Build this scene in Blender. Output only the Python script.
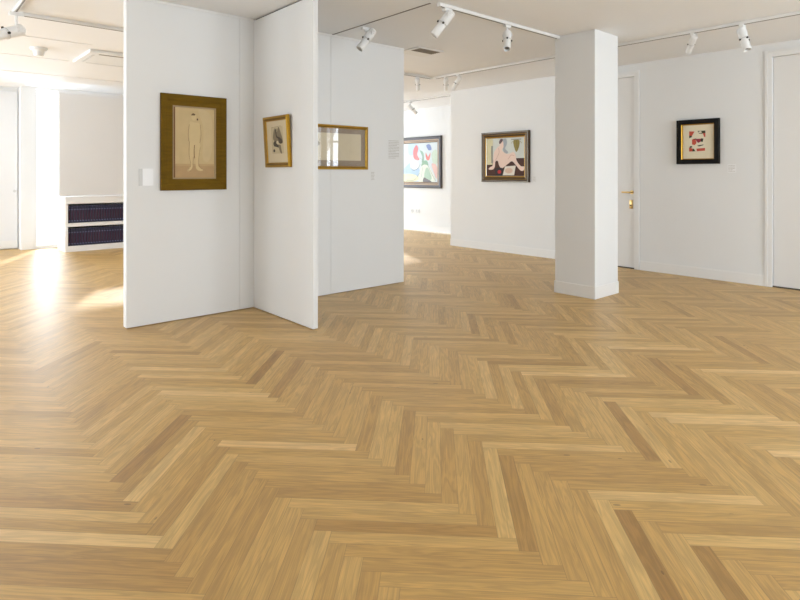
import bpy, bmesh, math, random
from mathutils import Vector, Matrix

# ------------------------------------------------------------------ clearing
for o in list(bpy.data.objects):
    bpy.data.objects.remove(o, do_unlink=True)
C = bpy.context.scene.collection
S = bpy.context.scene
PI = math.pi
rnd = random.Random(7)

# ------------------------------------------------------------------ camera
TH = 0.7214
cd = bpy.data.cameras.new('camera'); cam = bpy.data.objects.new('camera', cd); C.objects.link(cam)
cam.location = (0, 0, 1.32); cam.rotation_euler = (PI/2, 0, -TH)
cd.sensor_width = 36; cd.lens = 36*568/800; cd.shift_y = -126.3/800; cd.clip_start = 0.05
S.camera = cam

# ------------------------------------------------------------------ world
w = bpy.data.worlds.new('daylight'); S.world = w; w.use_nodes = True
bg = w.node_tree.nodes['Background']
bg.inputs[0].default_value = (0.93, 0.96, 1.0, 1); bg.inputs[1].default_value = 1.5

# ------------------------------------------------------------------ daylight at the windows
H = 2.84            # ceiling height
UL, UR, VB, VF = -3.2, 7.625, -3.9, 11.70   # left wall, right wall, back wall, far wall
UN = 9.15           # end wall of the next room
# (wall, from, to, sill, head, watts, upward tilt in degrees)
WINDOWS = [
    ('far',   1.79, 2.12, 0.06, 2.80,  19, 0),
    ('far',   3.95, 5.75, 2.15, 2.70,  20, 14),  # unseen; sill raised so the sun lays a narrow band on the floor
    ('far',   6.35, 8.75, 0.06, 2.70,  64, 14),
    ('recess', -2.7, 0.25, 0.06, 2.65, 84, -4),  # unseen window added to brighten the left floor and its sheen
    ('left',  0.3, 1.9, 0.50, 2.55,   7, 20),
    ('left',  3.0, 4.6, 0.50, 2.55,   5, 14),
    ('left',  5.7, 7.3, 0.50, 2.55,  54, 24),
    ('left',  8.3, 10.3, 0.06, 2.65, 118, 22),
    ('back', -1.9, -0.3, 0.35, 2.60,  18, 14),
    ('back',  2.5, 4.1, 0.35, 2.60, 100, 24),
    ('back',  4.9, 6.5, 0.35, 2.60, 96, 26),
    ('right', -1.75, -0.25, 0.35, 2.60, 36, 24),
]
def window_light(wall, a, b, z0, z1, p, up):
    l = bpy.data.lights.new('window_daylight', 'AREA'); l.shape = 'RECTANGLE'
    l.size = (b-a)*1.0; l.size_y = (z1-z0)*1.0; l.energy = p; l.color = (0.775, 0.89, 1.0)
    o = bpy.data.objects.new('window_daylight', l); C.objects.link(o)
    m = (a+b)/2; zc = (z0+z1)/2; d = 0.34
    loc, rz = {'far': ((m, VF+d, zc), 0), 'recess': ((m, 12.0+d, zc), 0), 'back': ((m, VB-d, zc), PI),
               'left': ((UL-d, m, zc), PI/2), 'right': ((UR+d, m, zc), -PI/2)}[wall]
    o.location = loc; o.rotation_euler = (-PI/2-math.radians(up), 0, rz)   # stands in for the sky; tilt added to brighten the ceiling
for q in WINDOWS: window_light(*q)

sd = bpy.data.lights.new('sun', 'SUN'); sd.energy = 3.0; sd.angle = math.radians(1.5); sd.color = (1, .97, .92)
sun = bpy.data.objects.new('sun', sd); C.objects.link(sun)
sun.rotation_euler = Vector((-2.15, -4.3, -2.0)).to_track_quat('-Z', 'Y').to_euler()

S.view_settings.view_transform = 'Standard'; S.view_settings.look = 'None'
S.view_settings.gamma = 1; S.view_settings.use_curve_mapping = False
S.view_settings.exposure = 0.66

# ------------------------------------------------------------------ materials
def srgb(r, g, b):
    f = lambda c: (c/255/12.92) if c/255 <= .04045 else ((c/255+.055)/1.055)**2.4
    return (f(r), f(g), f(b), 1)
def mat(name, col, rough=.5, metal=0, spec=.5, noise=0, nscale=30, bump=0, stretch=None, coat=0):
    m = bpy.data.materials.new(name); m.use_nodes = True
    nt = m.node_tree; p = nt.nodes['Principled BSDF']
    p.inputs['Base Color'].default_value = col; p.inputs['Roughness'].default_value = rough
    p.inputs['Metallic'].default_value = metal; p.inputs['Specular IOR Level'].default_value = spec
    p.inputs['Coat Weight'].default_value = coat
    tc = nt.nodes.new('ShaderNodeTexCoord'); mp = nt.nodes.new('ShaderNodeMapping')
    nt.links.new(tc.outputs['Object'], mp.inputs[0])
    if stretch: mp.inputs['Scale'].default_value = stretch
    n = nt.nodes.new('ShaderNodeTexNoise'); n.inputs['Scale'].default_value = nscale; n.inputs['Detail'].default_value = 4
    nt.links.new(mp.outputs[0], n.inputs[0])
    mx = nt.nodes.new('ShaderNodeMix'); mx.data_type = 'RGBA'; mx.blend_type = 'MIX'
    mx.inputs[6].default_value = tuple(max(0, c*(1-noise)) for c in col[:3])+(1,)
    mx.inputs[7].default_value = tuple(min(1, c*(1+noise)) for c in col[:3])+(1,)
    nt.links.new(n.outputs[0], mx.inputs[0]); nt.links.new(mx.outputs[2], p.inputs['Base Color'])
    if bump:
        b = nt.nodes.new('ShaderNodeBump'); b.inputs['Strength'].default_value = bump; b.inputs['Distance'].default_value = .002
        nt.links.new(n.outputs[0], b.inputs['Height']); nt.links.new(b.outputs[0], p.inputs['Normal'])
    return m
M = {}
M['wall'] = mat('wall_paint', (.80, .80, .79, 1), .75, noise=.012, nscale=3, bump=.05, spec=.3)
M['ceiling'] = mat('ceiling_paint', (.88, .88, .885, 1), .85, noise=.01, nscale=2, spec=.2)
M['trim'] = mat('trim_gloss_paint', (.82, .81, .79, 1), .4, noise=.01, nscale=4)
M['door'] = mat('door_paint', (.79, .775, .75, 1), .45, noise=.01, nscale=4)
M['white'] = mat('white_enamel', (.84, .84, .83, 1), .35, noise=.01)
M['track'] = mat('track_enamel', (.80, .79, .77, 1), .4, noise=.01)
M['groove'] = mat('track_groove', (.22, .20, .18, 1), .6, noise=.05)
M['black'] = mat('black_plastic', (.03, .028, .026, 1), .4, noise=.1)
M['lens'] = mat('lens_dark', (.10, .10, .095, 1), .12, noise=.1)
M['grille'] = mat('vent_grille', (.20, .17, .13, 1), .6, noise=.1)
M['brass'] = mat('brass', (.72, .50, .20, 1), .28, metal=1, noise=.06)
M['cabinet'] = mat('bookcase_lacquer', (.90, .90, .90, 1), .45, noise=.01)
M['panel'] = mat('screen_laminate', (.78, .785, .80, 1), .5, noise=.01)
M['curtain'] = mat('curtain_cloth', (.70, .67, .62, 1), .9, noise=.06, nscale=60)
M['book'] = mat('book_cloth', (.040, .010, .036, 1), .65, noise=.2, nscale=80)
M['book_band'] = mat('book_navy_band', (.012, .014, .045, 1), .6, noise=.15, nscale=80)
M['book_foil'] = mat('book_foil', (.16, .18, .34, 1), .4, noise=.1)
M['book_page'] = mat('book_pages', (.70, .66, .56, 1), .8, noise=.05)
M['olive'] = mat('olive_wood', srgb(106, 80, 14), .75, spec=.15, noise=.34, nscale=9, stretch=(1, 1, 6), bump=.15)
M['olive_h'] = mat('olive_lip', srgb(160, 138, 104), .5, noise=.1, nscale=20)
M['gold'] = mat('gilt', srgb(176, 136, 44), .33, metal=.75, noise=.22, nscale=28, bump=.2)
M['gold_d'] = mat('gilt_worn', srgb(132, 100, 40), .45, metal=.5, noise=.3, nscale=30, bump=.2)
M['bronze'] = mat('bronze_wood', srgb(62, 44, 22), .35, metal=.2, noise=.3, nscale=25, bump=.15)
M['ebony'] = mat('ebonised_wood', (.006, .0055, .005, 1), .6, spec=.2, noise=.2, nscale=20)
M['graphite'] = mat('graphite_wood', srgb(70, 66, 68), .4, noise=.15, nscale=20)
M['tan_slip'] = mat('tan_slip', srgb(176, 150, 122), .5, noise=.12, nscale=20)
M['silver'] = mat('silver_edge', srgb(196, 190, 176), .3, metal=.5, noise=.1)
M['mat_cream'] = mat('cream_mount', srgb(232, 222, 196), .8, noise=.03)
M['mat_taupe'] = mat('taupe_mount', srgb(152, 134, 114), .8, noise=.06)
M['card'] = mat('label_card', (.88, .88, .88, 1), .35, noise=.01)
M['text'] = mat('label_ink', srgb(150, 146, 138), .7, noise=.05)
M['faint'] = mat('faint_ink', srgb(188, 184, 176), .7, noise=.05)
M['plate'] = mat('socket_plastic', (.62, .62, .61, 1), .4, noise=.02)
M['gap_shade'] = mat('painted_gap_shade', (.10, .085, .07, 1), .8, noise=.1)  # flat dark colour painted as the shade inside narrow gaps
_pc = {}
def paint(r, g, b, noise=.10, ns=25):
    k = (r, g, b, noise)
    if k not in _pc: _pc[k] = mat('paint_%02x%02x%02x' % (r, g, b), srgb(r, g, b), .7, noise=noise, nscale=ns)
    return _pc[k]
def glass_mat(name, fac, tint=(1, 1, 1, 1), rough=.0):
    m = bpy.data.materials.new(name); m.use_nodes = True; nt = m.node_tree
    nt.nodes.remove(nt.nodes['Principled BSDF']); out = nt.nodes['Material Output']
    t = nt.nodes.new('ShaderNodeBsdfTransparent'); t.inputs[0].default_value = tint
    g = nt.nodes.new('ShaderNodeBsdfGlossy'); g.inputs['Roughness'].default_value = rough
    mx = nt.nodes.new('ShaderNodeMixShader'); lw = nt.nodes.new('ShaderNodeLayerWeight'); lw.inputs[0].default_value = .5
    pw = nt.nodes.new('ShaderNodeMath'); pw.operation = 'POWER'; pw.inputs[1].default_value = 4.0
    nt.links.new(lw.outputs['Facing'], pw.inputs[0])
    ad = nt.nodes.new('ShaderNodeMath'); ad.operation = 'MULTIPLY_ADD'; ad.inputs[1].default_value = .55; ad.inputs[2].default_value = fac
    nt.links.new(pw.outputs[0], ad.inputs[0]); nt.links.new(ad.outputs[0], mx.inputs[0])
    nt.links.new(t.outputs[0], mx.inputs[1]); nt.links.new(g.outputs[0], mx.inputs[2]); nt.links.new(mx.outputs[0], out.inputs[0])
    return m
M['glass'] = glass_mat('window_glass', 0.03)
M['pic_glass'] = glass_mat('picture_glass', 0.07)

# oak floor: one quad per board, UV = metres along and across, attribute = three random numbers per board
def oak():
    m = bpy.data.materials.new('oak_parquet'); m.use_nodes = True; nt = m.node_tree; N = nt.nodes; Lk = nt.links
    p = N['Principled BSDF']
    uv = N.new('ShaderNodeUVMap'); uv.uv_map = 'board'
    at = N.new('ShaderNodeAttribute'); at.attribute_name = 'board_random'
    sx = N.new('ShaderNodeSeparateXYZ'); Lk.new(uv.outputs[0], sx.inputs[0])
    sr = N.new('ShaderNodeSeparateColor'); Lk.new(at.outputs['Color'], sr.inputs[0])
    def math_(op, a, b=None, c=None, clamp=False):
        n = N.new('ShaderNodeMath'); n.operation = op; n.use_clamp = clamp
        for i, v in enumerate((a, b, c)):
            if v is None: continue
            if isinstance(v, (int, float)): n.inputs[i].default_value = v
            else: Lk.new(v, n.inputs[i])
        return n.outputs[0]
    def comb(x, y, z):
        n = N.new('ShaderNodeCombineXYZ')
        for i, v in enumerate((x, y, z)):
            if isinstance(v, (int, float)): n.inputs[i].default_value = v
            else: Lk.new(v, n.inputs[i])
        return n.outputs[0]
    r1, r2, r3 = sr.outputs[0], sr.outputs[1], sr.outputs[2]
    off = math_('MULTIPLY', r2, 37.0); off2 = math_('MULTIPLY', r3, 53.0)
    # cathedral / straight grain
    gv = comb(math_('MULTIPLY_ADD', sx.outputs[0], 2.2, off), math_('MULTIPLY_ADD', sx.outputs[1], 26.0, off2), r1)
    n1 = N.new('ShaderNodeTexNoise'); n1.inputs['Scale'].default_value = 1.0; n1.inputs['Detail'].default_value = 3
    n1.inputs['Distortion'].default_value = .6
    Lk.new(gv, n1.inputs[0])
    rings = math_('SINE', math_('MULTIPLY', n1.outputs[0], 34.0))
    rings = math_('MULTIPLY_ADD', rings, .5, .5)
    # fine pores
    gf = comb(math_('MULTIPLY_ADD', sx.outputs[0], 4.0, off2), math_('MULTIPLY_ADD', sx.outputs[1], 260.0, off), r3)
    n2 = N.new('ShaderNodeTexNoise'); n2.inputs['Scale'].default_value = 1.0; n2.inputs['Detail'].default_value = 5
    Lk.new(gf, n2.inputs[0])
    # broad cloudiness inside a board
    n3 = N.new('ShaderNodeTexNoise'); n3.inputs['Scale'].default_value = 1.0; n3.inputs['Detail'].default_value = 2
    Lk.new(comb(math_('MULTIPLY_ADD', sx.outputs[0], 5.0, off), math_('MULTIPLY_ADD', sx.outputs[1], 18.0, off2), 0.0), n3.inputs[0])
    # small knots
    vo = N.new('ShaderNodeTexVoronoi'); vo.inputs['Scale'].default_value = 1.0
    Lk.new(comb(math_('MULTIPLY_ADD', sx.outputs[0], 3.2, off2), math_('MULTIPLY_ADD', sx.outputs[1], 9.0, off), 0.0), vo.inputs[0])
    knot = math_('LESS_THAN', vo.outputs['Distance'], .05)
    rp = N.new('ShaderNodeValToRGB'); e = rp.color_ramp.elements
    e[0].position = 0; e[0].color = srgb(*OAK[0]); e[1].position = 1; e[1].color = srgb(*OAK[4])
    for pos, k in ((.12, 1), (.5, 2), (.88, 3)):
        q = rp.color_ramp.elements.new(pos); q.color = srgb(*OAK[k])
    Lk.new(r1, rp.inputs[0])
    k1 = math_('MULTIPLY_ADD', rings, .20, .895)
    k2 = math_('MULTIPLY_ADD', n2.outputs[0], .60, .70)
    k3 = math_('MULTIPLY_ADD', n3.outputs[0], .34, .83)
    k = math_('MULTIPLY', math_('MULTIPLY', k1, k2), k3)
    k = math_('MULTIPLY', k, math_('MULTIPLY_ADD', knot, -.45, 1.0))
    # joints
    du = math_('MINIMUM', sx.outputs[0], math_('SUBTRACT', BL, sx.outputs[0]))
    dv = math_('MINIMUM', sx.outputs[1], math_('SUBTRACT', BW, sx.outputs[1]))
    d = math_('MINIMUM', du, dv)
    seam = math_('DIVIDE', d, .0011, clamp=True)
    k = math_('MULTIPLY', k, math_('MULTIPLY_ADD', seam, .55, .45))
    vm = N.new('ShaderNodeVectorMath'); vm.operation = 'SCALE'; Lk.new(rp.outputs[0], vm.inputs[0]); Lk.new(k, vm.inputs['Scale'])
    Lk.new(vm.outputs[0], p.inputs['Base Color'])
    Lk.new(math_('MULTIPLY_ADD', n2.outputs[0], .12, .35), p.inputs['Roughness'])
    p.inputs['Specular IOR Level'].default_value = .95
    b = N.new('ShaderNodeBump'); b.inputs['Strength'].default_value = .10; b.inputs['Distance'].default_value = .0008
    Lk.new(math_('ADD', math_('MULTIPLY', n2.outputs[0], .35), seam), b.inputs['Height']); Lk.new(b.outputs[0], p.inputs['Normal'])
    return m
BW, BL = 0.06753, 0.6753
OAK = [(154, 114, 56), (174, 134, 70), (194, 155, 88), (208, 172, 106), (222, 188, 128)]

# ------------------------------------------------------------------ helpers
def prop(o, label=None, cat=None, group=None, kind=None):
    if label: o['label'] = label
    if cat: o['category'] = cat
    if group: o['group'] = group
    if kind: o['kind'] = kind
    return o
def empty(name, loc=(0, 0, 0), rz=0, label=None, cat=None, group=None, kind=None):
    o = bpy.data.objects.new(name, None); C.objects.link(o); o.location = loc; o.rotation_euler = (0, 0, rz)
    o.empty_display_size = .05
    return prop(o, label, cat, group, kind)
class MB:
    def __init__(s): s.v = []; s.f = []; s.m = []; s.mats = []; s.sm = []
    def mi(s, m):
        if m not in s.mats: s.mats.append(m)
        return s.mats.index(m)
    def face(s, pts, m, smooth=False):
        i = len(s.v); s.v += [tuple(p) for p in pts]; s.f.append(tuple(range(i, i+len(pts)))); s.m.append(s.mi(m)); s.sm.append(smooth); return s
    def box(s, a, b, m, bev=0):
        x0, y0, z0 = [min(a[i], b[i]) for i in range(3)]; x1, y1, z1 = [max(a[i], b[i]) for i in range(3)]
        if bev:
            bm = bmesh.new(); bmesh.ops.create_cube(bm, size=1)
            for v in bm.verts: v.co = Vector(((x0+x1)/2+v.co.x*(x1-x0), (y0+y1)/2+v.co.y*(y1-y0), (z0+z1)/2+v.co.z*(z1-z0)))
            bmesh.ops.bevel(bm, geom=bm.edges[:], offset=bev, segments=2, affect='EDGES', profile=.5)
            s.addbm(bm, m); return s
        i = len(s.v); s.v += [(x, y, z) for z in (z0, z1) for x, y in ((x0, y0), (x1, y0), (x1, y1), (x0, y1))]
        for q in ((3, 2, 1, 0), (4, 5, 6, 7), (0, 1, 5, 4), (1, 2, 6, 5), (2, 3, 7, 6), (3, 0, 4, 7)):
            s.f.append(tuple(i+k for k in q)); s.m.append(s.mi(m)); s.sm.append(False)
        return s
    def addbm(s, bm, m, smooth=False):
        i = len(s.v); bm.verts.ensure_lookup_table(); bm.verts.index_update()
        s.v += [tuple(v.co) for v in bm.verts]
        for f in bm.faces: s.f.append(tuple(i+v.index for v in f.verts)); s.m.append(s.mi(m)); s.sm.append(smooth)
        bm.free()
    def lathe(s, prof, m, mtx=Matrix(), n=24, smooth=True):
        """prof: (radius, height) along local z"""
        i = len(s.v)
        for r, z in prof:
            for k in range(n):
                a = 2*PI*k/n; s.v.append(tuple(mtx @ Vector((max(r, 1e-5)*math.cos(a), max(r, 1e-5)*math.sin(a), z))))
        for j in range(len(prof)-1):
            for k in range(n):
                k2 = (k+1) % n
                s.f.append((i+j*n+k, i+j*n+k2, i+(j+1)*n+k2, i+(j+1)*n+k)); s.m.append(s.mi(m)); s.sm.append(smooth)
        return s
    def tube(s, a, b, r, m, n=16, r2=None):
        a = Vector(a); b = Vector(b); d = b-a; q = d.to_track_quat('Z', 'Y').to_matrix().to_4x4(); q.translation = a
        r2 = r if r2 is None else r2; L = d.length; e = min(r, L)*.15
        return s.lathe([(0, 0), (r-e, 0), (r, e), (r2, L-e), (r2-e, L), (0, L)], m, q, n)
    def build(s, name, parent=None, loc=None):
        me = bpy.data.meshes.new(name); me.from_pydata(s.v, [], s.f); me.update()
        for m in s.mats: me.materials.append(m)
        for p, mi, sm in zip(me.polygons, s.m, s.sm): p.material_index = mi; p.use_smooth = sm
        o = bpy.data.objects.new(name, me); C.objects.link(o)
        if any(s.sm):
            try: me.set_sharp_from_angle(angle=math.radians(38))
            except Exception: pass
        if parent: o.parent = parent
        if loc: o.location = loc
        return o
def struct(name, mb): return prop(mb.build(name), kind='structure')

# ------------------------------------------------------------------ floor
# tone (0 dark .. 1 pale) of single boards, by a point lying on the board
TONES = [(1.87, 2.16, 0.62), (1.84, 2.05, 0.20), (1.86, 1.97, 0.55), (1.89, 1.92, 0.60), (1.86, 1.78, 0.35), (1.94, 1.78, 0.55), (1.99, 1.74, 0.30), (1.91, 1.58, 0.70), (1.83, 2.29, 0.30), (2.22, 2.04, 0.80), (2.33, 2.14, 0.30), (2.14, 1.97, 0.50), (1.53, 1.74, 0.25), (1.54, 1.63, 0.70), (2.50, 1.59, 0.70), (2.34, 1.62, 0.90), (2.44, 1.42, 0.40), (2.33, 1.42, 0.35), (2.31, 1.35, 0.80), (2.30, 1.28, 0.30), (2.23, 1.24, 0.40), (2.21, 1.17, 0.92), (2.16, 1.14, 0.55), (1.85, 1.48, 0.85), (1.95, 1.50, 0.12), (2.01, 1.47, 0.22), (1.87, 1.28, 0.50), (1.90, 1.21, 0.42), (1.93, 1.14, 0.50), (1.97, 1.11, 0.38), (1.98, 0.95, 0.04), (2.02, 0.92, 0.50), (2.06, 0.74, 0.08), (2.20, 0.80, 0.85), (2.34, 0.85, 0.50), (2.17, 0.74, 0.38), (3.34, 1.14, 0.95), (3.23, 0.82, 0.80), (3.14, 0.79, 0.98), (3.27, 1.05, 0.60), (2.84, 1.45, 0.22), (2.73, 1.09, 0.35), (2.79, 1.22, 0.50), (2.48, 1.15, 0.33), (4.18, 2.02, 0.95), (3.80, 1.62, 0.08), (3.88, 1.48, 0.18), (3.42, 2.00, 0.95), (3.50, 2.20, 0.12), (4.08, 1.48, 0.95), (3.16, 1.30, 0.95), (2.95, 1.49, 0.08), (3.14, 1.69, 0.80), (1.86, 3.50, 0.04), (1.78, 3.52, 0.60), (1.93, 3.44, 0.60), (1.39, 3.29, 0.95), (1.14, 3.41, 0.75), (1.13, 3.23, 0.22), (2.21, 4.25, 0.75), (0.54, 2.91, 0.80), (0.47, 2.52, 0.80), (0.49, 2.30, 0.95), (0.47, 2.22, 0.22), (0.51, 2.39, 0.30), (0.65, 2.41, 0.15), (0.55, 2.60, 0.35), (0.83, 2.94, 0.75), (0.84, 2.63, 0.28), (0.99, 2.33, 0.85), (0.99, 2.50, 0.50), (0.83, 2.26, 0.25), (0.99, 2.22, 0.30), (1.25, 2.58, 0.95), (0.37, 2.16, 0.20)]
def build_floor():
    u_a, u_b, v_a, v_b = UL-.12, UN+.12, VB-.12, VF+.62
    c = math.sqrt(.5); U0, V0 = 2.5815, 0.0707
    vs, fs, uvs, cols = [], [], [], []
    r = random.Random(21)
    def rect(p0, p1, q0, q1, along_p):
        P = [(p0, q0), (p1, q0), (p1, q1), (p0, q1)]
        W = [((p+q)*c+U0, (q-p)*c+V0) for p, q in P]
        cu = sum(x for x, y in W)/4; cv = sum(y for x, y in W)/4
        if not (u_a-.2 < cu < u_b+.2 and v_a-.2 < cv < v_b+.2): return
        if cu > UR+.5 and cv < 6.8: return
        W = [(min(max(x, u_a), u_b), min(max(y, v_a), v_b), 0) for x, y in W]
        i = len(vs); vs.extend(W); fs.append((i, i+1, i+2, i+3))
        if along_p: uvs.append([(0, 0), (BL, 0), (BL, BW), (0, BW)])
        else: uvs.append([(0, BW), (0, 0), (BL, 0), (BL, BW)])
        t = r.betavariate(4, 4)
        for tu, tv, tt in TONES:
            a_, b_ = tu-U0, tv-V0
            if p0 < (a_-b_)*c < p1 and q0 < (a_+b_)*c < q1: t = tt
        cols.append((t, r.random(), r.random()))
    n = 10
    for m in range(-14, 15):
        for k in range(-160, 200):
            s = 2*n*m
            rect((-k-n+s)*BW, (-k+s)*BW, k*BW, (k+1)*BW, True)
            rect((-n-k-1+s)*BW, (-n-k+s)*BW, (1-n+k)*BW, (1+k)*BW, False)
    me = bpy.data.meshes.new('floor'); me.from_pydata(vs, [], fs); me.update()
    me.uv_layers.new(name='board'); me.color_attributes.new('board_random', 'FLOAT_COLOR', 'CORNER')
    me.uv_layers['board'].data.foreach_set('uv', [c_ for f in uvs for q in f for c_ in q])
    me.color_attributes['board_random'].data.foreach_set('color', [c_ for q in cols for k in range(4) for c_ in q+(1.0,)])
    me.materials.append(oak())
    o = bpy.data.objects.new('floor', me); C.objects.link(o); prop(o, kind='structure')
build_floor()
struct('ceiling', MB().box((UL-.12, VB-.12, H), (UN+.12, VF+.62, H+.12), M['ceiling']))

# ------------------------------------------------------------------ walls with openings
def wall(name, axis, c0, c1, a0, a1, holes=(), m=None, z1=H, z0=0):
    """a wall along 'u' or 'v' between a0 and a1, c0..c1 thick; holes = (a, b, z0, z1)"""
    mb = MB(); m = m or M['wall']
    xs = sorted({a0, a1, *[h[0] for h in holes], *[h[1] for h in holes]})
    for s, e in zip(xs, xs[1:]):
        hs = [h for h in holes if h[0] <= s+1e-6 and h[1] >= e-1e-6]
        segs = [(z0, z1)]
        if hs: segs = [(z0, hs[0][2]), (hs[0][3], z1)]
        for lo, hi in segs:
            if hi-lo < 1e-4: continue
            if axis == 'u': mb.box((s, c0, lo), (e, c1, hi), m)
            else: mb.box((c0, s, lo), (c1, e, hi), m)
    return struct(name, mb)
def holes(k): return [(a, b, z0, z1) for (wl, a, b, z0, z1, p, up) in WINDOWS if wl == k]
T = .28
wall('wall_far', 'u', VF, VF+T, 1.566, UN+.12, holes('far'))
wall('wall_far_recess', 'u', 12.0, 12.0+T, UL-.12, 1.565, holes('recess'))
struct('wall_recess_return', MB().box((1.566, VF+T, 0), (1.69, 12.0+T, H), M['wall']))
wall('wall_left', 'v', UL-T, UL, VB-.12, 12.12, holes('left'))
wall('wall_back', 'u', VB-T, VB, UL-.12, UR+.12, holes('back'))
DOOR1 = (3.757, 4.70, 2.668); DOOR2 = (1.20, 2.102, 2.680)
wall('wall_right', 'v', UR, UR+T, VB-.12, 7.25,
     holes('right')+[(DOOR1[0], DOOR1[1], 0, DOOR1[2]), (DOOR2[0], DOOR2[1], 0, DOOR2[2])])
wall('wall_next_room_near', 'u', 7.11, 7.25, UR+T, UN+.12)
wall('wall_next_room_end', 'v', UN, UN+.12, 7.25, VF)

# partition: run of panels at v = 5.157 with narrow joints, and the fin standing off it
PV = 5.157
def panel(name, a, b, c, d, z1=H):
    return struct(name, MB().box((a, c, .006), (b, d, z1), M['wall'], bev=.0015))
panel('wall_partition_left', 1.441, 2.4685, PV, PV+.085, H-.012)
panel('wall_partition_post', 2.4705, 2.6235, PV, PV+.085, H-.012)
panel('wall_partition_middle', 2.6265, 3.530, PV, PV+.085, H-.012)
panel('wall_partition_right', 3.532, 4.597, PV, PV+.085, H-.012)
struct('wall_partition_fin', MB().box((2.616, 4.085, .006), (2.664, PV-.002, H-.014), M['wall'], bev=.0015))
struct('lit_line_1', MB().box((1.441, PV-.010, H-.020), (2.612, PV-.001, H), M['trim']))  # batten added in brighter paint for the lit line under the ceiling
struct('lit_line_2', MB().box((2.69, PV-.010, H-.020), (4.597, PV-.001, H), M['trim']))  # same added batten for the lit line right of the fin
struct('fin_gap_shade', MB().box((2.632, 4.10, H-.014), (2.670, PV-.02, H), M['gap_shade']))  # strip coloured dark as the shade in the gap above the fin
# dark slot in the ceiling that starts at the joint in the partition
struct('trim_4', MB().box((3.538, 3.62, H-.004), (3.552, PV-.012, H), M['groove']))

# column
CU0, CU1, CV0, CV1 = 5.478, 5.962, 3.128, 3.612
struct('wall_column', MB().box((CU0, CV0, 0), (CU1, CV1, H), M['wall'], bev=.002))
bb = .008
mb = MB()
mb.box((CU0-bb, CV0-bb, 0), (CU1+bb, CV0, .13), M['trim'], bev=.002); mb.box((CU0-bb, CV1, 0), (CU1+bb, CV1+bb, .13), M['trim'], bev=.002)
mb.box((CU0-bb, CV0, 0), (CU0, CV1, .13), M['trim'], bev=.002); mb.box((CU1, CV0, 0), (CU1+bb, CV1, .13), M['trim'], bev=.002)
struct('baseboard_column', mb)
def base(name, axis, c, a0, a1, side):
    mb = MB(); t = .014*side
    def b(z0, z1, tt):
        if axis == 'u': mb.box((a0, c, z0), (a1, c+tt, z1), M['trim'])
        else: mb.box((c, a0, z0), (c+tt, a1, z1), M['trim'])
    b(0, .118, t); b(.118, .128, t*.55)
    return struct(name, mb)
base('baseboard_right', 'v', UR, 2.163, 3.680, -1)
base('baseboard_right_far', 'v', UR, 4.80, 7.249, -1)
base('baseboard_right_near', 'v', UR, VB, 1.10, -1)
base('baseboard_next_room', 'v', UN, 7.25, VF, -1)
base('baseboard_far', 'u', VF, 1.566, 1.74, -1)
base('baseboard_recess', 'u', 12.0, 1.552, 1.562, -1)
base('baseboard_left', 'v', UL, VB, 8.2, 1)
base('baseboard_back', 'u', VB, UL, UR, 1)
struct('trim_5', MB().box((UL, 10.08, H-.008), (3.4, 10.13, H), M['ceiling']))
struct('trim_6', MB().box((UL, 8.68, H-.006), (1.7, 8.72, H), M['ceiling']))
struct('trim_7', MB().box((UL, 7.42, H-.006), (1.7, 7.46, H), M['ceiling']))

# ------------------------------------------------------------------ windows
def make_window(i, wl, a, b, z0, z1):
    L = b-a; h = z1-z0; m = (a+b)/2
    loc, rz = {'far': ((m, VF+.12, z0), 0), 'recess': ((m, 12.12, z0), 0), 'back': ((m, VB-.12, z0), PI), 'left': ((UL-.12, m, z0), PI/2), 'right': ((UR+.12, m, z0), -PI/2)}[wl]
    r = empty('window_%d' % i, loc, rz, kind='structure')
    f = MB(); t = .055 if L > .6 else .022
    f.box((-L/2, -.03, 0), (-L/2+t, .03, h), M['trim'], bev=.003); f.box((L/2-t, -.03, 0), (L/2, .03, h), M['trim'], bev=.003)
    f.box((-L/2+t, -.03, 0), (L/2-t, .03, t), M['trim'], bev=.003); f.box((-L/2+t, -.03, h-t), (L/2-t, .03, h), M['trim'], bev=.003)
    if L > .6: f.box((-.03, -.028, t), (.03, .028, h-t), M['trim'], bev=.003)
    if h > 2.2 and L > .6: f.box((-L/2+t, -.022, h*.76), (L/2-t, .022, h*.76+.04), M['trim'], bev=.003)
    f.build('window_frame', r)
    MB().box((-L/2+t, -.004, t), (L/2-t, .004, h-t), M['glass']).build('pane', r)
for i, q in enumerate(WINDOWS): make_window(i+1, *q[:5])

# curtains at the window in the right-hand wall (seen mirrored in a picture's glass)
def curtain(v0, v1, label):
    mb = MB(); n = 60; pts = []
    for k in range(n+1):
        t = k/n; pts.append((UR-.10+.028*math.sin(t*2*PI*7), v0+(v1-v0)*t))
    for (x0, y0), (x1, y1) in zip(pts, pts[1:]):
        mb.face([(x0, y0, .03), (x1, y1, .03), (x1, y1, 2.70), (x0, y0, 2.70)], M['curtain'], True)
    o = mb.build('curtain'); mo = o.modifiers.new('thick', 'SOLIDIFY'); mo.thickness = .004
    prop(o, label, 'curtain')
curtain(-2.15, -1.62, 'long pale curtain hanging at the window side away from the white door')
curtain(-.42, .02, 'long pale curtain hanging at the window side nearest the white door')
curtain(-1.10, -.88, 'narrow pale curtain hanging before the middle of the right window')

# ------------------------------------------------------------------ doors
def lever(parent, x, z, d, toward=1):
    h = MB(); h.tube((x, -.002, z), (x, -.012, z), .026, M['brass'], 20); h.tube((x, -.010, z), (x, -.055, z), .010, M['brass'])
    h.tube((x-.008*toward, -.052, z), (x+.125*toward, -.052, z), .013, M['brass'], r2=.0105)
    return h.build('door_handle', parent)
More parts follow.
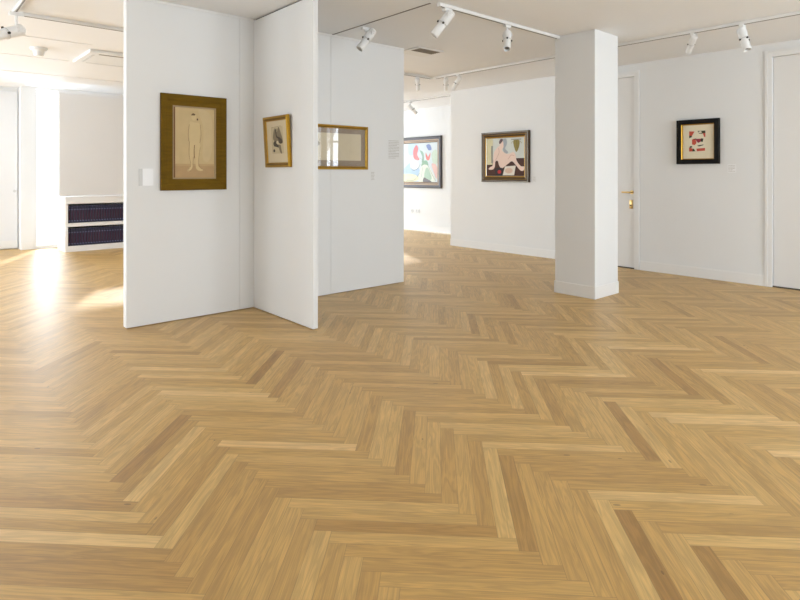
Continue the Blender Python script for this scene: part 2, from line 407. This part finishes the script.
# local x = to the right as seen from the room, local -y = into the room
def make_door(i, loc, rz, w_, h, handle=None, lock=False, cas=.072, knob=None):
    r = empty('door_%d' % i, loc, rz, kind='structure')
    MB().box((-w_/2+.004, .020, .014), (w_/2-.004, .060, h-.004), M['door'], bev=.002).build('door_leaf', r)
    c = MB()
    for (d, a, b, y) in ((0, 0, cas*.62, -.012), (1, cas*.62, cas, -.020)):
        c.box((-w_/2-b, y, 0), (-w_/2-a, -.0005, h+b), M['trim'], bev=.002)
        c.box((w_/2+a, y, 0), (w_/2+b, -.0005, h+b), M['trim'], bev=.002)
        c.box((-w_/2-a, y, h+a), (w_/2+a, -.0005, h+b), M['trim'], bev=.002)
    c.build('door_frame', r)
    MB().box((-w_/2, .0, 0), (w_/2, .10, .013), M['gap_shade']).build('threshold', r)  # dark strip painted as the shade in the gap under the leaf
    if handle is not None:
        lever(r, handle, 1.062, .05, -1).location = (0, .020, 0)
        if lock:
            l = MB(); l.box((handle-.034, .008, .835), (handle+.012, .0195, .955), M['brass'], bev=.003)
            l.tube((handle-.011, .008, .880), (handle-.011, -.004, .880), .012, M['black'])
            l.build('lock_plate', r)
    if knob is not None:
        k = MB(); k.tube((knob, .02, 1.015), (knob, -.02, 1.015), .012, M['plate']); k.tube((knob, -.015, 1.015), (knob, -.045, 1.015), .024, M['plate'])
        k.build('door_knob', r)
    return r
d1w = DOOR1[1]-DOOR1[0]; make_door(1, (UR, (DOOR1[0]+DOOR1[1])/2, 0), -PI/2, d1w, DOOR1[2], handle=d1w/2-.045, lock=True)
d2w = DOOR2[1]-DOOR2[0]; make_door(2, (UR, (DOOR2[0]+DOOR2[1])/2, 0), -PI/2, d2w, DOOR2[2])
# flush white door in the recess at the far left
r = empty('door_3', (1.05, 12.0, 0), 0, kind='structure')
MB().box((-.50, -.032, .012), (.50, -.002, 2.765), M['panel'], bev=.002).build('door_leaf', r)
k = MB(); k.tube((.455, -.03, 1.015), (.455, -.06, 1.015), .010, M['plate']); k.tube((.455, -.055, 1.015), (.455, -.085, 1.015), .024, M['plate']); k.build('door_knob', r)
k = MB(); k.box((-.50, -.040, .02), (.50, -.032, .15), M['trim'], bev=.002); k.build('kick_board', r)

# ------------------------------------------------------------------ track lighting
def track(name, a, b, label):
    """lighting track on the ceiling from a to b"""
    a = Vector(a+(H,)); b = Vector(b+(H,)); d = (b-a); L = d.length; r = empty(name, a, math.atan2(d.y, d.x), label, 'lighting track')
    MB().box((0, -.018, -.030), (L, .018, -.0005), M['track'], bev=.003).build('rail', r)
    MB().box((.02, -.006, -.0335), (L-.02, .006, -.0295), M['groove']).build('groove', r)
    MB().box((-.012, -.020, -.034), (-.0001, .020, -.0005), M['white'], bev=.003).build('end_cap', r)
    MB().box((L+.0001, -.020, -.034), (L+.012, .020, -.0005), M['white'], bev=.003).build('end_cap', r)
track('lighting_track', (3.60, 3.56), (5.455, 3.56), 'white lighting track running across the ceiling to the top of the square column')
track('lighting_track', (6.31, 1.0), (6.31, 6.33), 'long white lighting track beside the right wall, passing behind the square column')
track('lighting_track', (.86, 6.38), (6.27, 6.38), 'white lighting track on the ceiling behind the long white partition')
track('lighting_track', (.80, 2.5), (.80, 6.33), 'white lighting track above the left corner of the photo, in front of the bookcase room')
track('lighting_track', (7.90, 7.5), (7.90, 10.6), 'small white lighting track on the ceiling of the bright end room')

XR = Vector((math.cos(TH), -math.sin(TH), 0)); FW = Vector((math.sin(TH), math.cos(TH), 0)); UP = Vector((0, 0, 1))
def spot(uv, d, label, sc=1.0, drop=.10, off=0.0):
    """track spotlight: adapter in the track, stem, yoke, two-part head; d = aim as (right, forward, up)"""
    z0 = H-.034
    t = empty('spotlight', (uv[0], uv[1], z0), 0, label, 'spotlight')
    D = (XR*d[0]+FW*d[1]+UP*d[2]).normalized()
    MB().box((-.045*sc, -.020*sc, -.028*sc), (.045*sc, .020*sc, .000), M['white'], bev=.004*sc).build('track_adapter', t)
    st = MB(); st.tube((0, 0, -.024*sc), (0, 0, -drop*sc), .009*sc, M['white'])
    st.build('stem', t)
    piv = Vector((0, 0, -drop*sc-.03*sc))+XR*off
    side = D.cross(UP)
    side = side.normalized() if side.length > 1e-3 else XR.copy()
    yo = MB()
    for s in (-1, 1):
        a = piv+side*(.047*sc*s)
        yo.tube(Vector((0, 0, -drop*sc+.006*sc)), a+Vector((0, 0, .022*sc)), .006*sc, M['white'], 10)
        yo.tube(a+Vector((0, 0, .026*sc)), a-Vector((0, 0, .008*sc)), .006*sc, M['white'], 10)
    yo.build('yoke', t)
    q = D.to_track_quat('Z', 'Y').to_matrix().to_4x4(); q.translation = piv
    h = MB()
    e = .004*sc; R = .042*sc
    h.lathe([(0, -.062*sc), (R*.75, -.062*sc), (R, -.050*sc), (R, .070*sc), (R-.003*sc, .074*sc), (0, .074*sc)], M['white'], q, 28)
    for k in range(3):
        h.lathe([(R, (-.045+.013*k)*sc), (R+.0025*sc, (-.043+.013*k)*sc), (R, (-.041+.013*k)*sc)], M['white'], q, 28)
    h.build('lamp_housing', t)
    f = MB(); q2 = q.copy(); q2.translation = piv+D*.074*sc+side*.004*sc; R2 = .0375*sc
    f.lathe([(0, 0), (R2, 0), (R2, .118*sc), (R2-.003*sc, .122*sc), (R2-.007*sc, .118*sc), (R2-.008*sc, .092*sc)], M['white'], q2, 28)
    f.build('snout', t)
    MB().lathe([(R+.0006*sc, .064*sc), (R+.0016*sc, .066*sc), (R+.0016*sc, .071*sc), (R+.0006*sc, .073*sc)], M['plate'], q, 28).build('joint_ring', t)
    l = MB(); l.lathe([(R2-.0075*sc, .094*sc), (R2*.5, .099*sc), (0, .100*sc)], M['lens'], q2, 28); l.build('lens', t)
    up2 = side.cross(D).normalized()
    for ss, aa in ((side, .0), (-side, .0), (up2, .004)):
        c0 = piv+D*(.072+aa)*sc+ss*(R-.003*sc)
        MB().tube(c0, c0+ss*.013*sc, .0095*sc, M['black'], 12).build('clip', t)
    return t
spot((3.545, 4.565), (-.53, -.30, -.80), 'white spotlight angled down left, hanging beside the joint of the white partition', 1.0, .045, .05)
spot((3.70, 3.56), (-.60, -.05, -.80), 'large white spotlight at the left end of the track in front of the column', 1.05, .045)
spot((4.56, 3.56), (-.10, -.55, -.80), 'white spotlight halfway along the track leading to the column, pointing down', .95, .085)
spot((6.31, 2.47), (-.02, .62, -.70), 'small white spotlight to the left above the black framed print', .78, .055)
spot((6.31, 2.00), (.03, -.40, -.90), 'white spotlight pointing down to the right above the black framed print', 1.0, .06)
spot((5.97, 6.38), (.05, .5, -.75), 'small white spotlight hanging near the top right corner of the partition', .75, .06)
spot((6.31, 6.10), (.0, .5, -.75), 'small upright white spotlight at the corner of the track before the end room', .75, .06)
spot((6.31, 5.84), (-.45, .2, -.75), 'small white spotlight with two black clips tilted sideways at the track corner', .85, .06)
spot((7.90, 9.05), (-.3, .3, -.85), 'small far white spotlight half hidden by the edge of the partition', .85, .10)
spot((7.90, 8.66), (.62, .1, -.62), 'small far white spotlight tilted right in the end room', .95, .09)
spot((.80, 6.26), (-.40, -.80, -.42), 'large white spotlight in the top left corner of the photo', 1.25, .11, -.01)

# ------------------------------------------------------------------ ceiling fittings
t = empty('ceiling_vent', (4.86, 5.09, H), 0, 'small square ceiling vent with a dark slot above the end of the partition', 'air vent')
MB().box((-.22, -.15, -.012), (.22, .24, -.0005), M['trim'], bev=.003).build('vent_frame', t)
g = MB(); g.box((-.17, -.125, -.014), (.17, .035, -.0115), M['grille'])
for k in range(5): g.box((-.17, -.112+.032*k, -.017), (.17, -.108+.032*k, -.0135), M['grille'])
g.build('grille', t)
t = empty('air_conditioner_panel', (2.18, 8.13, H), 0, 'square white ceiling air panel with a dark slot, left of the partition', 'air conditioner')
MB().box((-.45, -.45, -.035), (.45, .45, -.0005), M['white'], bev=.008).build('cover_plate', t)
g = MB()
for s in (-1, 1):
    g.box((-.32, s*.335-.022, -.037), (.32, s*.335+.022, -.034), M['grille'] if s < 0 else M['plate'])
    g.box((s*.37-.015, -.28, -.037), (s*.37+.015, .28, -.034), M['plate'])
g.build('air_slot', t)
t = empty('smoke_detector', (1.255, 8.03, H), 0, 'white dome smoke detector on the ceiling at the upper left', 'smoke detector')
MB().lathe([(0, 0), (.092, 0), (.092, -.016), (.084, -.028), (.060, -.036)], M['white'], Matrix(), 32).build('base_ring', t)
MB().lathe([(.062, -.034), (.058, -.075), (.047, -.098), (.025, -.106), (0, -.108)], M['white'], Matrix(), 32).build('dome', t)

# ------------------------------------------------------------------ bookcase, screen and books
BU0, BU1, BV0, BV1 = 2.07, 3.42, 10.85, 11.45
t = empty('bookcase', (BU0, BV0, 0), 0, 'low white bookcase with two rows of dark volumes under a white panel', 'bookcase')
W_ = BU1-BU0; D_ = BV1-BV0; m = M['cabinet']
MB().box((0, 0, 0), (.045, D_, .93), m, bev=.002).build('side_panel', t)
MB().box((W_-.045, 0, 0), (W_, D_, .93), m, bev=.002).build('side_panel', t)
MB().box((.045, .002, 0), (W_-.045, D_, .097), m, bev=.002).build('plinth', t)
MB().box((.045, .002, .424), (W_-.045, D_-.02, .484), m, bev=.002).build('shelf', t)
MB().box((.045, .002, .811), (W_-.045, D_, .93), m, bev=.002).build('top', t)
MB().box((.045, D_-.02, .097), (W_-.045, D_-.002, .811), m).build('back_panel', t)
t = empty('screen_panel', (1.976, 10.80, .948), 0, 'large plain white upright panel mounted above the low bookcase', 'panel')
MB().box((0, 0, 0), (1.52, .035, 1.722), M['panel'], bev=.003).build('board', t)
for x in (.12, 1.3): MB().box((x, .035, .02), (x+.06, .115, .06), M['plate'], bev=.003).build('bracket', t)
MB().tube((1.20, .0176, -.012), (1.20, .0176, .002), .006, M['black']).build('latch', t)

def make_book(h, w_, dep, dark):
    r = empty('book')
    c = MB(); mm = M['book']
    c.box((0, .010, 0), (.003, dep, h), mm); c.box((w_-.003, .010, 0), (w_, dep, h), mm)
    n = 8
    prof = [(w_*(k/n), .010-.010*math.sin(PI*k/n)) for k in range(n+1)]
    for k, ((x0, y0), (x1, y1)) in enumerate(zip(prof, prof[1:])):
        navy = k in (0, 1, n-1)  # spine edges coloured darker as the rounded falloff between volumes
        for z0, z1, nb in ((0, .05, True), (.05, h-.06, navy), (h-.06, h, True)):
            c.face([(x0, y0, z0), (x1, y1, z0), (x1, y1, z1), (x0, y0, z1)], M['book_band'] if nb else mm, True)
    for z0, z1 in ((.030, .044), (h-.078, h-.062)):
        c.box((w_*.30, -.0010, z0), (w_*.70, .0008, z1), M['book_foil'])
    c.build('cover', r)
    MB().box((.003, .012, .003), (w_-.003, dep-.004, h-.004), M['book_page']).build('page_block', r)
    return r
def copy_book(src, loc, label, group):
    r = src.copy(); C.objects.link(r); r.location = loc; prop(r, label, None, group); r['category'] = 'book'
    for ch in src.children:
        c = ch.copy(); C.objects.link(c); c.parent = r
    return r
def book_row(z, hgt, label, group, u_from, count):
    step = .0423; first = make_book(hgt, .0405, .24, True)
    for k in range(count):
        loc = (u_from+k*step, BV0+.022, z)
        if k == 0: first.location = loc; prop(first, label, 'book', group)
        else: copy_book(first, loc, label, group)
book_row(.485, .298, 'dark purple volume with navy bands standing in the upper bookcase row', 'dark volumes in the upper row', BU0+.047, 22)
book_row(.098, .298, 'dark purple volume with navy bands standing in the lower bookcase row', 'dark volumes in the lower row', BU0+.047, 22)

# ------------------------------------------------------------------ pictures
def frame_mesh(w_, h, prof):
    """prof: list of (inset, depth towards viewer, material of the band that starts here)"""
    mb = MB()
    loops = []
    for ins, dep, _ in prof:
        x, z = w_/2-ins, h/2-ins
        loops.append([(-x, -dep, -z), (x, -dep, -z), (x, -dep, z), (-x, -dep, z)])
    for j in range(len(prof)-1):
        for k in range(4):
            k2 = (k+1) % 4
            mb.face([loops[j][k], loops[j][k2], loops[j+1][k2], loops[j+1][k]], prof[j][2])
    return mb
def spline(pts, n=6, closed=True):
    out = []; N = len(pts)
    for i in range(N if closed else N-1):
        g = lambda k: Vector(pts[(i+k) % N]) if closed else Vector(pts[min(max(i+k, 0), N-1)])
        p0, p1, p2, p3 = g(-1), g(0), g(1), g(2)
        for k in range(n):
            t = k/n
            out.append(tuple(.5*((2*p1)+(p2-p0)*t+(2*p0-5*p1+4*p2-p3)*t*t+(3*p1-p0-3*p2+p3)*t**3)))
    if not closed: out.append(tuple(pts[-1]))
    return out
class Art:
    """flat picture: layered thin paint shapes in 0..1 coordinates (x right, y up)"""
    def __init__(s, x0, x1, z0, z1, y, base):
        s.a = (x0, x1, z0, z1); s.y = y; s.mb = MB(); s.k = 0
        s.mb.box((x0, y, z0), (x1, y+.003, z1), base)
    def P(s, x, y): x0, x1, z0, z1 = s.a; return (x0+(x1-x0)*x, s.y-.0003*s.k, z0+(z1-z0)*y)
    def poly(s, pts, m, smooth=True):
        s.k += 1
        q = spline(pts) if smooth else pts
        s.mb.face([s.P(*p) for p in q], m); return s
    def rect(s, x0, y0, x1, y1, m): return s.poly([(x0, y0), (x1, y0), (x1, y1), (x0, y1)], m, False)
    def ell(s, cx, cy, rx, ry, m): return s.poly([(cx+rx*math.cos(a*PI/12), cy+ry*math.sin(a*PI/12)) for a in range(24)], m, False)
    def line(s, pts, wd, m, smooth=True):
        s.k += 1; q = spline(pts, 6, False) if smooth else pts
        x0, x1, z0, z1 = s.a; ar = (x1-x0)/(z1-z0)
        for (ax, ay), (bx, by) in zip(q, q[1:]):
            dx, dy = (bx-ax)*ar, by-ay; L = math.hypot(dx, dy) or 1; nx, ny = -dy/L*wd/2/ar, dx/L*wd/2
            s.mb.face([s.P(ax-nx, ay-ny), s.P(bx-nx, by-ny), s.P(bx+nx, by+ny), s.P(ax+nx, ay+ny)], m)
        return s
def hang(name, loc, rz, label): return empty(name, loc, rz, label, 'picture')

# 1. olive-brown framed study on the left partition
W1, H1 = .602, .862
t = hang('framed_picture', (2.020, PV-.001, 1.602), 0, 'tall picture in a wide olive brown frame on the left partition')
O = M['olive']
frame_mesh(W1, H1, [(0, 0, O), (0, .030, O), (.012, .036, O), (.050, .034, O), (.062, .028, O), (.095, .026, O), (.102, .022, M['olive_h']), (.112, .018, M['olive_h']), (.114, .008, O)]).build('frame', t)
a = Art(-W1/2+.110, W1/2-.110, -H1/2+.110, H1/2-.110, -.010, paint(197, 172, 126, .12, 10))
a.rect(0, 0, .045, 1, paint(112, 76, 40))
a.rect(.045, 0, .98, .20, paint(178, 146, 102, .14, 12)); a.rect(.045, .17, .98, .20, paint(186, 156, 110, .14, 12))
a.poly([(.60, .97), (.9, .9), (.95, .5), (.85, .24), (.7, .3), (.72, .7)], paint(201, 178, 134, .08, 12))
sk = paint(206, 182, 134, .06, 14)
a.poly([(.40, .80), (.50, .79), (.62, .78), (.64, .66), (.62, .54), (.64, .42), (.61, .28), (.60, .17), (.72, .12), (.64, .10), (.54, .14), (.52, .30), (.50, .42), (.47, .30), (.45, .15), (.37, .095), (.33, .11), (.40, .18), (.38, .34), (.39, .50), (.37, .62), (.38, .72)], sk)
a.ell(.485, .865, .060, .048, sk)
ln = paint(128, 94, 56, .1)
a.line([(.38, .76), (.35, .64), (.36, .52)], .004, ln); a.line([(.38, .52), (.37, .34), (.41, .18), (.34, .11), (.42, .10)], .004, ln)
a.line([(.64, .76), (.66, .62), (.63, .50)], .004, ln); a.line([(.64, .44), (.60, .26), (.62, .16), (.72, .12)], .004, ln)
a.line([(.50, .47), (.49, .38), (.50, .28)], .010, paint(112, 82, 44)); a.line([(.47, .30), (.46, .18)], .005, ln)
a.poly([(.42, .89), (.46, .92), (.52, .905), (.50, .89), (.46, .89)], paint(104, 78, 46))
a.ell(.57, .835, .018, .016, paint(96, 68, 42))
a.mb.build('picture_sheet', t)

# 2. small gilt frame on the fin, leaning a little forward at its top
W2, H2 = .452, .470
t = hang('framed_picture', (2.619, 4.656, 1.380), -PI/2, 'small gilt framed dark ink print on the fin panel, top leaning forward')
t.rotation_euler = (math.radians(3.5), 0, -PI/2)
G = M['gold']; Gd = M['gold_d']
fm = frame_mesh(W2, H2, [(0, 0, G), (0, .020, G), (.006, .027, G), (.020, .030, Gd), (.030, .024, Gd), (.036, .018, G), (.042, .016, G), (.044, .008, G)])
fo = fm.build('frame', t); fo.location = (0, 0, H2/2)
a = Art(-W2/2+.040, W2/2-.040, -H2/2+.040, H2/2-.040, -.010, paint(206, 190, 158, .04, 14))
ink = paint(74, 64, 50, .3, 30); ink2 = paint(128, 114, 90, .2, 30)
a.rect(.24, .22, .80, .85, paint(192, 176, 142, .08, 20))
a.poly([(.30, .60), (.40, .82), (.48, .70), (.60, .84), (.70, .70), (.78, .50), (.66, .44), (.60, .52), (.50, .44), (.40, .50)], ink2)
a.poly([(.44, .78), (.50, .80), (.50, .64), (.62, .60), (.74, .54), (.76, .46), (.60, .46), (.56, .56), (.46, .62)], ink)
a.poly([(.32, .48), (.42, .52), (.50, .44), (.60, .42), (.58, .36), (.44, .38), (.34, .40)], ink)
a.ell(.34, .29, .05, .035, ink); a.poly([(.56, .40), (.66, .42), (.70, .30), (.72, .22), (.64, .24)], ink2)
a.ell(.52, .48, .05, .04, paint(200, 186, 154)); a.line([(.26, .24), (.26, .84), (.74, .86)], .006, ink2, False)
ao = a.mb.build('picture_sheet', t); ao.location = (0, 0, H2/2)

# 3. wide gilt frame behind the fin, glass mirrors the windows
U3a, U3b = 2.98, 4.030; W3, H3 = U3b-U3a, .488
t = hang('framed_picture', ((U3a+U3b)/2, PV-.001, 1.611), 0, 'wide gilt framed sheet under shiny glass on the right partition')
frame_mesh(W3, H3, [(0, 0, G), (0, .018, G), (.005, .026, G), (.018, .028, Gd), (.028, .022, G), (.034, .020, G), (.036, .008, G)]).build('frame', t)
MB().box((-W3/2+.030, -.0075, -H3/2+.030), (W3/2-.030, -.004, H3/2-.030), M['mat_taupe']).build('mount', t)
a = Art(-W3/2+.10, W3/2-.095, -H3/2+.100, H3/2-.090, -.0085, paint(216, 202, 172, .05, 10))
a.line([(.60, .25), (.70, .55), (.82, .70)], .006, paint(196, 178, 144)); a.line([(.64, .65), (.74, .40), (.88, .30)], .006, paint(196, 178, 144))
a.ell(.32, .6, .03, .08, paint(150, 140, 120)); a.line([(.24, .2), (.30, .5), (.36, .8)], .01, paint(160, 150, 126))
a.mb.build('picture_sheet', t)
MB().box((-W3/2+.030, -.0165, -H3/2+.030), (W3/2-.030, -.0145, H3/2-.030), M['pic_glass']).build('glass', t)

# 4. bronze framed painting on the middle stretch of the right wall
W4, H4 = .995, .842
t = hang('framed_picture', (UR-.001, 5.985, 1.602), -PI/2, 'painting of a pink leaning figure and vase in a dark bronze frame')
B = M['bronze']
frame_mesh(W4, H4, [(0, 0, B), (0, .040, B), (.012, .050, M['silver']), (.016, .050, B), (.045, .044, M['gold_d']), (.052, .044, B), (.078, .034, M['gold_d']), (.088, .030, M['gold']), (.098, .026, M['silver']), (.104, .018, B), (.106, .008, B)]).build('frame', t)
a = Art(-W4/2+.102, W4/2-.102, -H4/2+.100, H4/2-.100, -.012, paint(208, 212, 206, .05, 9))
a.rect(0, .28, .17, 1, paint(212, 204, 166, .06)); a.rect(.0, 0, 1, .42, paint(72, 40, 30, .2, 12)); a.rect(.0, .30, .16, .72, paint(214, 206, 168))
a.rect(.12, .34, .17, .8, paint(150, 150, 140)); a.rect(.62, .40, 1, .46, paint(70, 40, 32))
a.poly([(.42, .95), (.52, .97), (.55, .85), (.50, .72), (.58, .62), (.50, .58), (.44, .70), (.46, .84)], paint(164, 170, 176))
a.poly([(.36, .60), (.44, .56), (.46, .44), (.40, .42)], paint(158, 164, 170))
pk = paint(232, 206, 192, .05, 10)
a.poly([(.36, .80), (.44, .84), (.46, .76), (.42, .68), (.50, .60), (.60, .58), (.72, .62), (.78, .52), (.80, .40), (.90, .26), (.99, .24), (.98, .15), (.90, .14), (.78, .28), (.68, .38), (.58, .32), (.48, .24), (.40, .20), (.34, .28), (.30, .40), (.24, .38), (.22, .24), (.16, .17), (.05, .18), (.10, .24), (.16, .28), (.18, .44), (.20, .62), (.28, .74)], pk)
a.ell(.40, .86, .055, .075, pk); a.poly([(.34, .90), (.38, .97), (.44, .96), (.42, .90), (.36, .84)], paint(92, 74, 80))
a.line([(.24, .40), (.34, .62), (.32, .74)], .008, paint(170, 130, 118)); a.line([(.58, .44), (.66, .54), (.74, .52)], .010, paint(190, 140, 128))
a.poly([(.72, .92), (.86, .92), (.87, .78), (.80, .62), (.74, .74)], paint(142, 128, 66, .15, 18)); a.line([(.70, .90), (.66, .84)], .012, paint(150, 140, 90)); a.line([(.88, .90), (.93, .84)], .012, paint(150, 140, 90)); a.line([(.80, .94), (.82, .66)], .01, paint(96, 88, 50))
a.rect(.66, .93, .92, .955, paint(150, 150, 140))
a.poly([(.50, .25), (.78, .27), (.74, .02), (.44, .02)], paint(224, 216, 204), False); a.ell(.60, .14, .10, .07, paint(214, 184, 164))
a.poly([(.24, .20), (.44, .20), (.42, .02), (.26, .02)], paint(44, 34, 36)); a.ell(.35, .11, .05, .05, paint(176, 44, 46))
a.mb.build('picture_sheet', t)

# 5. graphite framed pale abstract in the end room
V5a, V5b = 8.960, 10.62; W5, H5 = V5b-V5a, 1.190
t = hang('framed_picture', (UN-.001, (V5a+V5b)/2, 1.583), -PI/2, 'large pale abstract painting in a dark grey frame in the end room')
Gr = M['graphite']
frame_mesh(W5, H5, [(0, 0, Gr), (0, .045, Gr), (.015, .055, Gr), (.070, .050, M['tan_slip']), (.092, .046, Gr), (.104, .044, M['tan_slip']), (.128, .030, Gr), (.138, .020, Gr), (.142, .008, Gr)]).build('frame', t)
a = Art(-W5/2+.138, W5/2-.138, -H5/2+.130, H5/2-.130, -.012, paint(208, 218, 222, .05, 5))
X = lambda x: .30+.70*x     # the part seen beyond the partition edge
a.poly([(X(0), .98), (X(.3), .95), (X(.4), .8), (X(.2), .7), (X(.0), .72)], paint(190, 208, 222)); a.poly([(X(-.2), .3), (X(.1), .5), (X(.4), .3), (X(.35), .12), (X(0), .1)], paint(178, 200, 222))
a.poly([(X(.16), .80), (X(.26), .94), (X(.34), .86), (X(.30), .70), (X(.38), .58), (X(.30), .56), (X(.18), .62)], paint(224, 140, 142))
a.poly([(X(.40), .80), (X(.52), .74), (X(.54), .54), (X(.46), .50), (X(.48), .64)], paint(150, 178, 164))
a.poly([(X(.62), .92), (X(.74), .94), (X(.80), .82), (X(.70), .80)], paint(136, 152, 196)); a.poly([(X(.60), .74), (X(.68), .64), (X(.76), .74), (X(.72), .56), (X(.62), .58)], paint(222, 140, 136))
a.poly([(X(.50), .52), (X(.64), .54), (X(.68), .40), (X(.46), .40)], paint(148, 180, 158))
a.poly([(X(.80), .70), (X(.96), .80), (X(.99), .50), (X(.88), .40)], paint(196, 212, 196)); a.poly([(X(.80), .46), (X(.98), .40), (X(.98), .1), (X(.90), .2)], paint(218, 186, 180))
a.ell(X(.20), .44, .11, .12, paint(228, 232, 230)); a.poly([(X(.46), .40), (X(.70), .40), (X(.92), .02), (X(.36), .02)], paint(220, 226, 214))
a.poly([(X(.60), .34), (X(.70), .34), (X(.80), .08), (X(.56), .10)], paint(176, 200, 182)); a.poly([(X(.54), .12), (X(.62), .10), (X(.80), .02), (X(.52), .01)], paint(124, 120, 122))
a.poly([(X(-.2), .2), (X(.2), .2), (X(.36), .1), (X(.2), .02), (X(-.2), .02)], paint(224, 222, 190))
dk = paint(120, 132, 132)
a.line([(X(.08), .36), (X(.18), .30), (X(.34), .36), (X(.42), .46)], .008, dk); a.line([(X(.68), .42), (X(.82), .20), (X(.94), .04)], .008, dk); a.line([(X(-.1), .05), (X(.2), .06), (X(.40), .24)], .008, dk)
a.line([(X(.44), .1), (X(.50), .38)], .006, dk); a.line([(X(.40), .62), (X(.50), .56)], .006, dk)
a.mb.build('picture_sheet', t)

# 6. black framed red and green print
W6, H6 = .510, .566
t = hang('framed_picture', (UR-.001, 2.918, 1.727), -PI/2, 'small red and green geometric print in a thick black frame')
E_ = M['ebony']
frame_mesh(W6, H6, [(0, 0, E_), (0, .045, E_), (.006, .050, E_), (.034, .048, E_), (.058, .040, M['gold']), (.066, .030, M['gold']), (.070, .012, E_), (.071, .008, E_)]).build('frame', t)
MB().box((-W6/2+.064, -.012, -H6/2+.064), (W6/2-.064, -.008, H6/2-.064), M['mat_cream']).build('mount', t)
a = Art(-.108, .088, -.122, .142, -.0135, paint(234, 224, 200, .03))
rd = paint(196, 82, 62, .08); gn = paint(52, 58, 36, .1); pr = paint(150, 50, 62, .08); cr = paint(228, 216, 192)
a.poly([(0, .74), (.16, .74), (.34, .96), (0, .98)], rd, False); a.poly([(0, .64), (.18, .70), (.14, .76), (0, .76)], gn, False)
a.poly([(.52, .98), (1, .98), (1, .84), (.62, .84)], gn, False); a.poly([(.56, .92), (.70, .98), (.80, .90), (.66, .86)], cr, False); a.poly([(.84, .86), (1, .86), (1, .68), (.92, .68)], rd, False)
a.poly([(.18, .34), (.34, .30), (.46, .40), (.40, .60), (.18, .58)], rd, False); a.poly([(.42, .60), (.74, .60), (.72, .46), (.56, .40), (.44, .50)], pr, False); a.poly([(.22, .60), (.46, .62), (.40, .56)], gn, False); a.poly([(.74, .62), (.88, .60), (.84, .44), (.72, .46)], gn, False)
a.poly([(.50, .28), (.90, .32), (.86, .28), (.60, .23)], gn, False)
a.poly([(0, 0), (.22, 0), (.20, .14), (0, .20)], rd, False); a.poly([(.02, .16), (.20, .20), (.18, .26), (.06, .26)], gn, False); a.poly([(.20, 0), (.40, 0), (.30, .12), (.22, .14)], gn, False); a.poly([(.48, 0), (.98, .02), (.98, .15), (.46, .13)], rd, False)
a.mb.build('picture_sheet', t)

# ------------------------------------------------------------------ labels, switches, sockets
t = empty('label_card', (1.600, PV-.001, 1.289), 0, 'white label card left of the olive brown frame', 'label')
MB().box((-.030, -.004, -.074), (.060, 0, .074), M['card'], bev=.001).build('card', t)
MB().box((-.060, -.003, -.074), (-.033, 0, .074), M['plate'], bev=.001).build('card_edge', t)
def text_lines(name, loc, rz, w_, h, n, label, mt, plate=None, sd=1):
    """wall text too small to read: rows of short dashes"""
    r = random.Random(sd); mb = MB()
    for k in range(n):
        z = h/2-(k+.5)*h/n; th = h/n*.17; x = -w_/2
        end = w_/2*(1 if k % 4 != 3 else r.uniform(.2, .9))
        while x < end-.004:
            l = min(r.uniform(.008, .022), end-x); mb.box((x, -.0012, z-th), (x+l, -.0004, z+th), mt); x += l+.004
    t = empty(name, loc, rz, label, 'label')
    if plate: MB().box((-w_/2-.008, -.0006, -h/2-.008), (w_/2+.008, 0, h/2+.008), plate).build('card', t)
    mb.build('lettering', t)
text_lines('wall_label', (2.6215, 4.304, 1.298), -PI/2, .085, .125, 9, 'small grey wall text beside the small gilt frame on the fin', M['text'], sd=3)
text_lines('wall_text', (4.436, PV-.0005, 1.610), 0, .165, .225, 12, 'block of faint grey wall text near the right edge of the partition', M['faint'], sd=4)
text_lines('wall_label', (4.115, PV-.0005, 1.293), 0, .050, .100, 6, 'tiny faint wall text below right of the wide gilt frame', M['faint'], sd=5)
text_lines('wall_label', (UR-.0005, 5.405, 1.235), -PI/2, .050, .080, 5, 'tiny faint wall text below right of the bronze framed painting', M['faint'], sd=6)
text_lines('wall_label', (UR-.0005, 2.533, 1.384), -PI/2, .075, .085, 5, 'small pale label card right of the black framed print', M['faint'], plate=M['card'], sd=7)
def socket(v, w_, label, two):
    t = empty('power_socket', (UN-.001, v, .437), -PI/2, label, 'power socket')
    MB().box((-w_/2, -.009, -.043), (w_/2, 0, .043), M['plate'], bev=.003).build('cover_plate', t)
    h = MB()
    for x in ((-w_/4, w_/4) if two else (0,)):
        h.box((x-.010, -.0102, -.008), (x-.006, -.0088, .004), M['black']); h.box((x+.006, -.0102, -.008), (x+.010, -.0088, .004), M['black'])
        h.box((x-.002, -.0102, .010), (x+.002, -.0088, .018), M['black'])
    h.build('socket_hole', t)
socket(9.97, .086, 'single wall socket, the left one of two in the end room', False)
socket(9.765, .146, 'double wall socket, the right one of two in the end room', True)
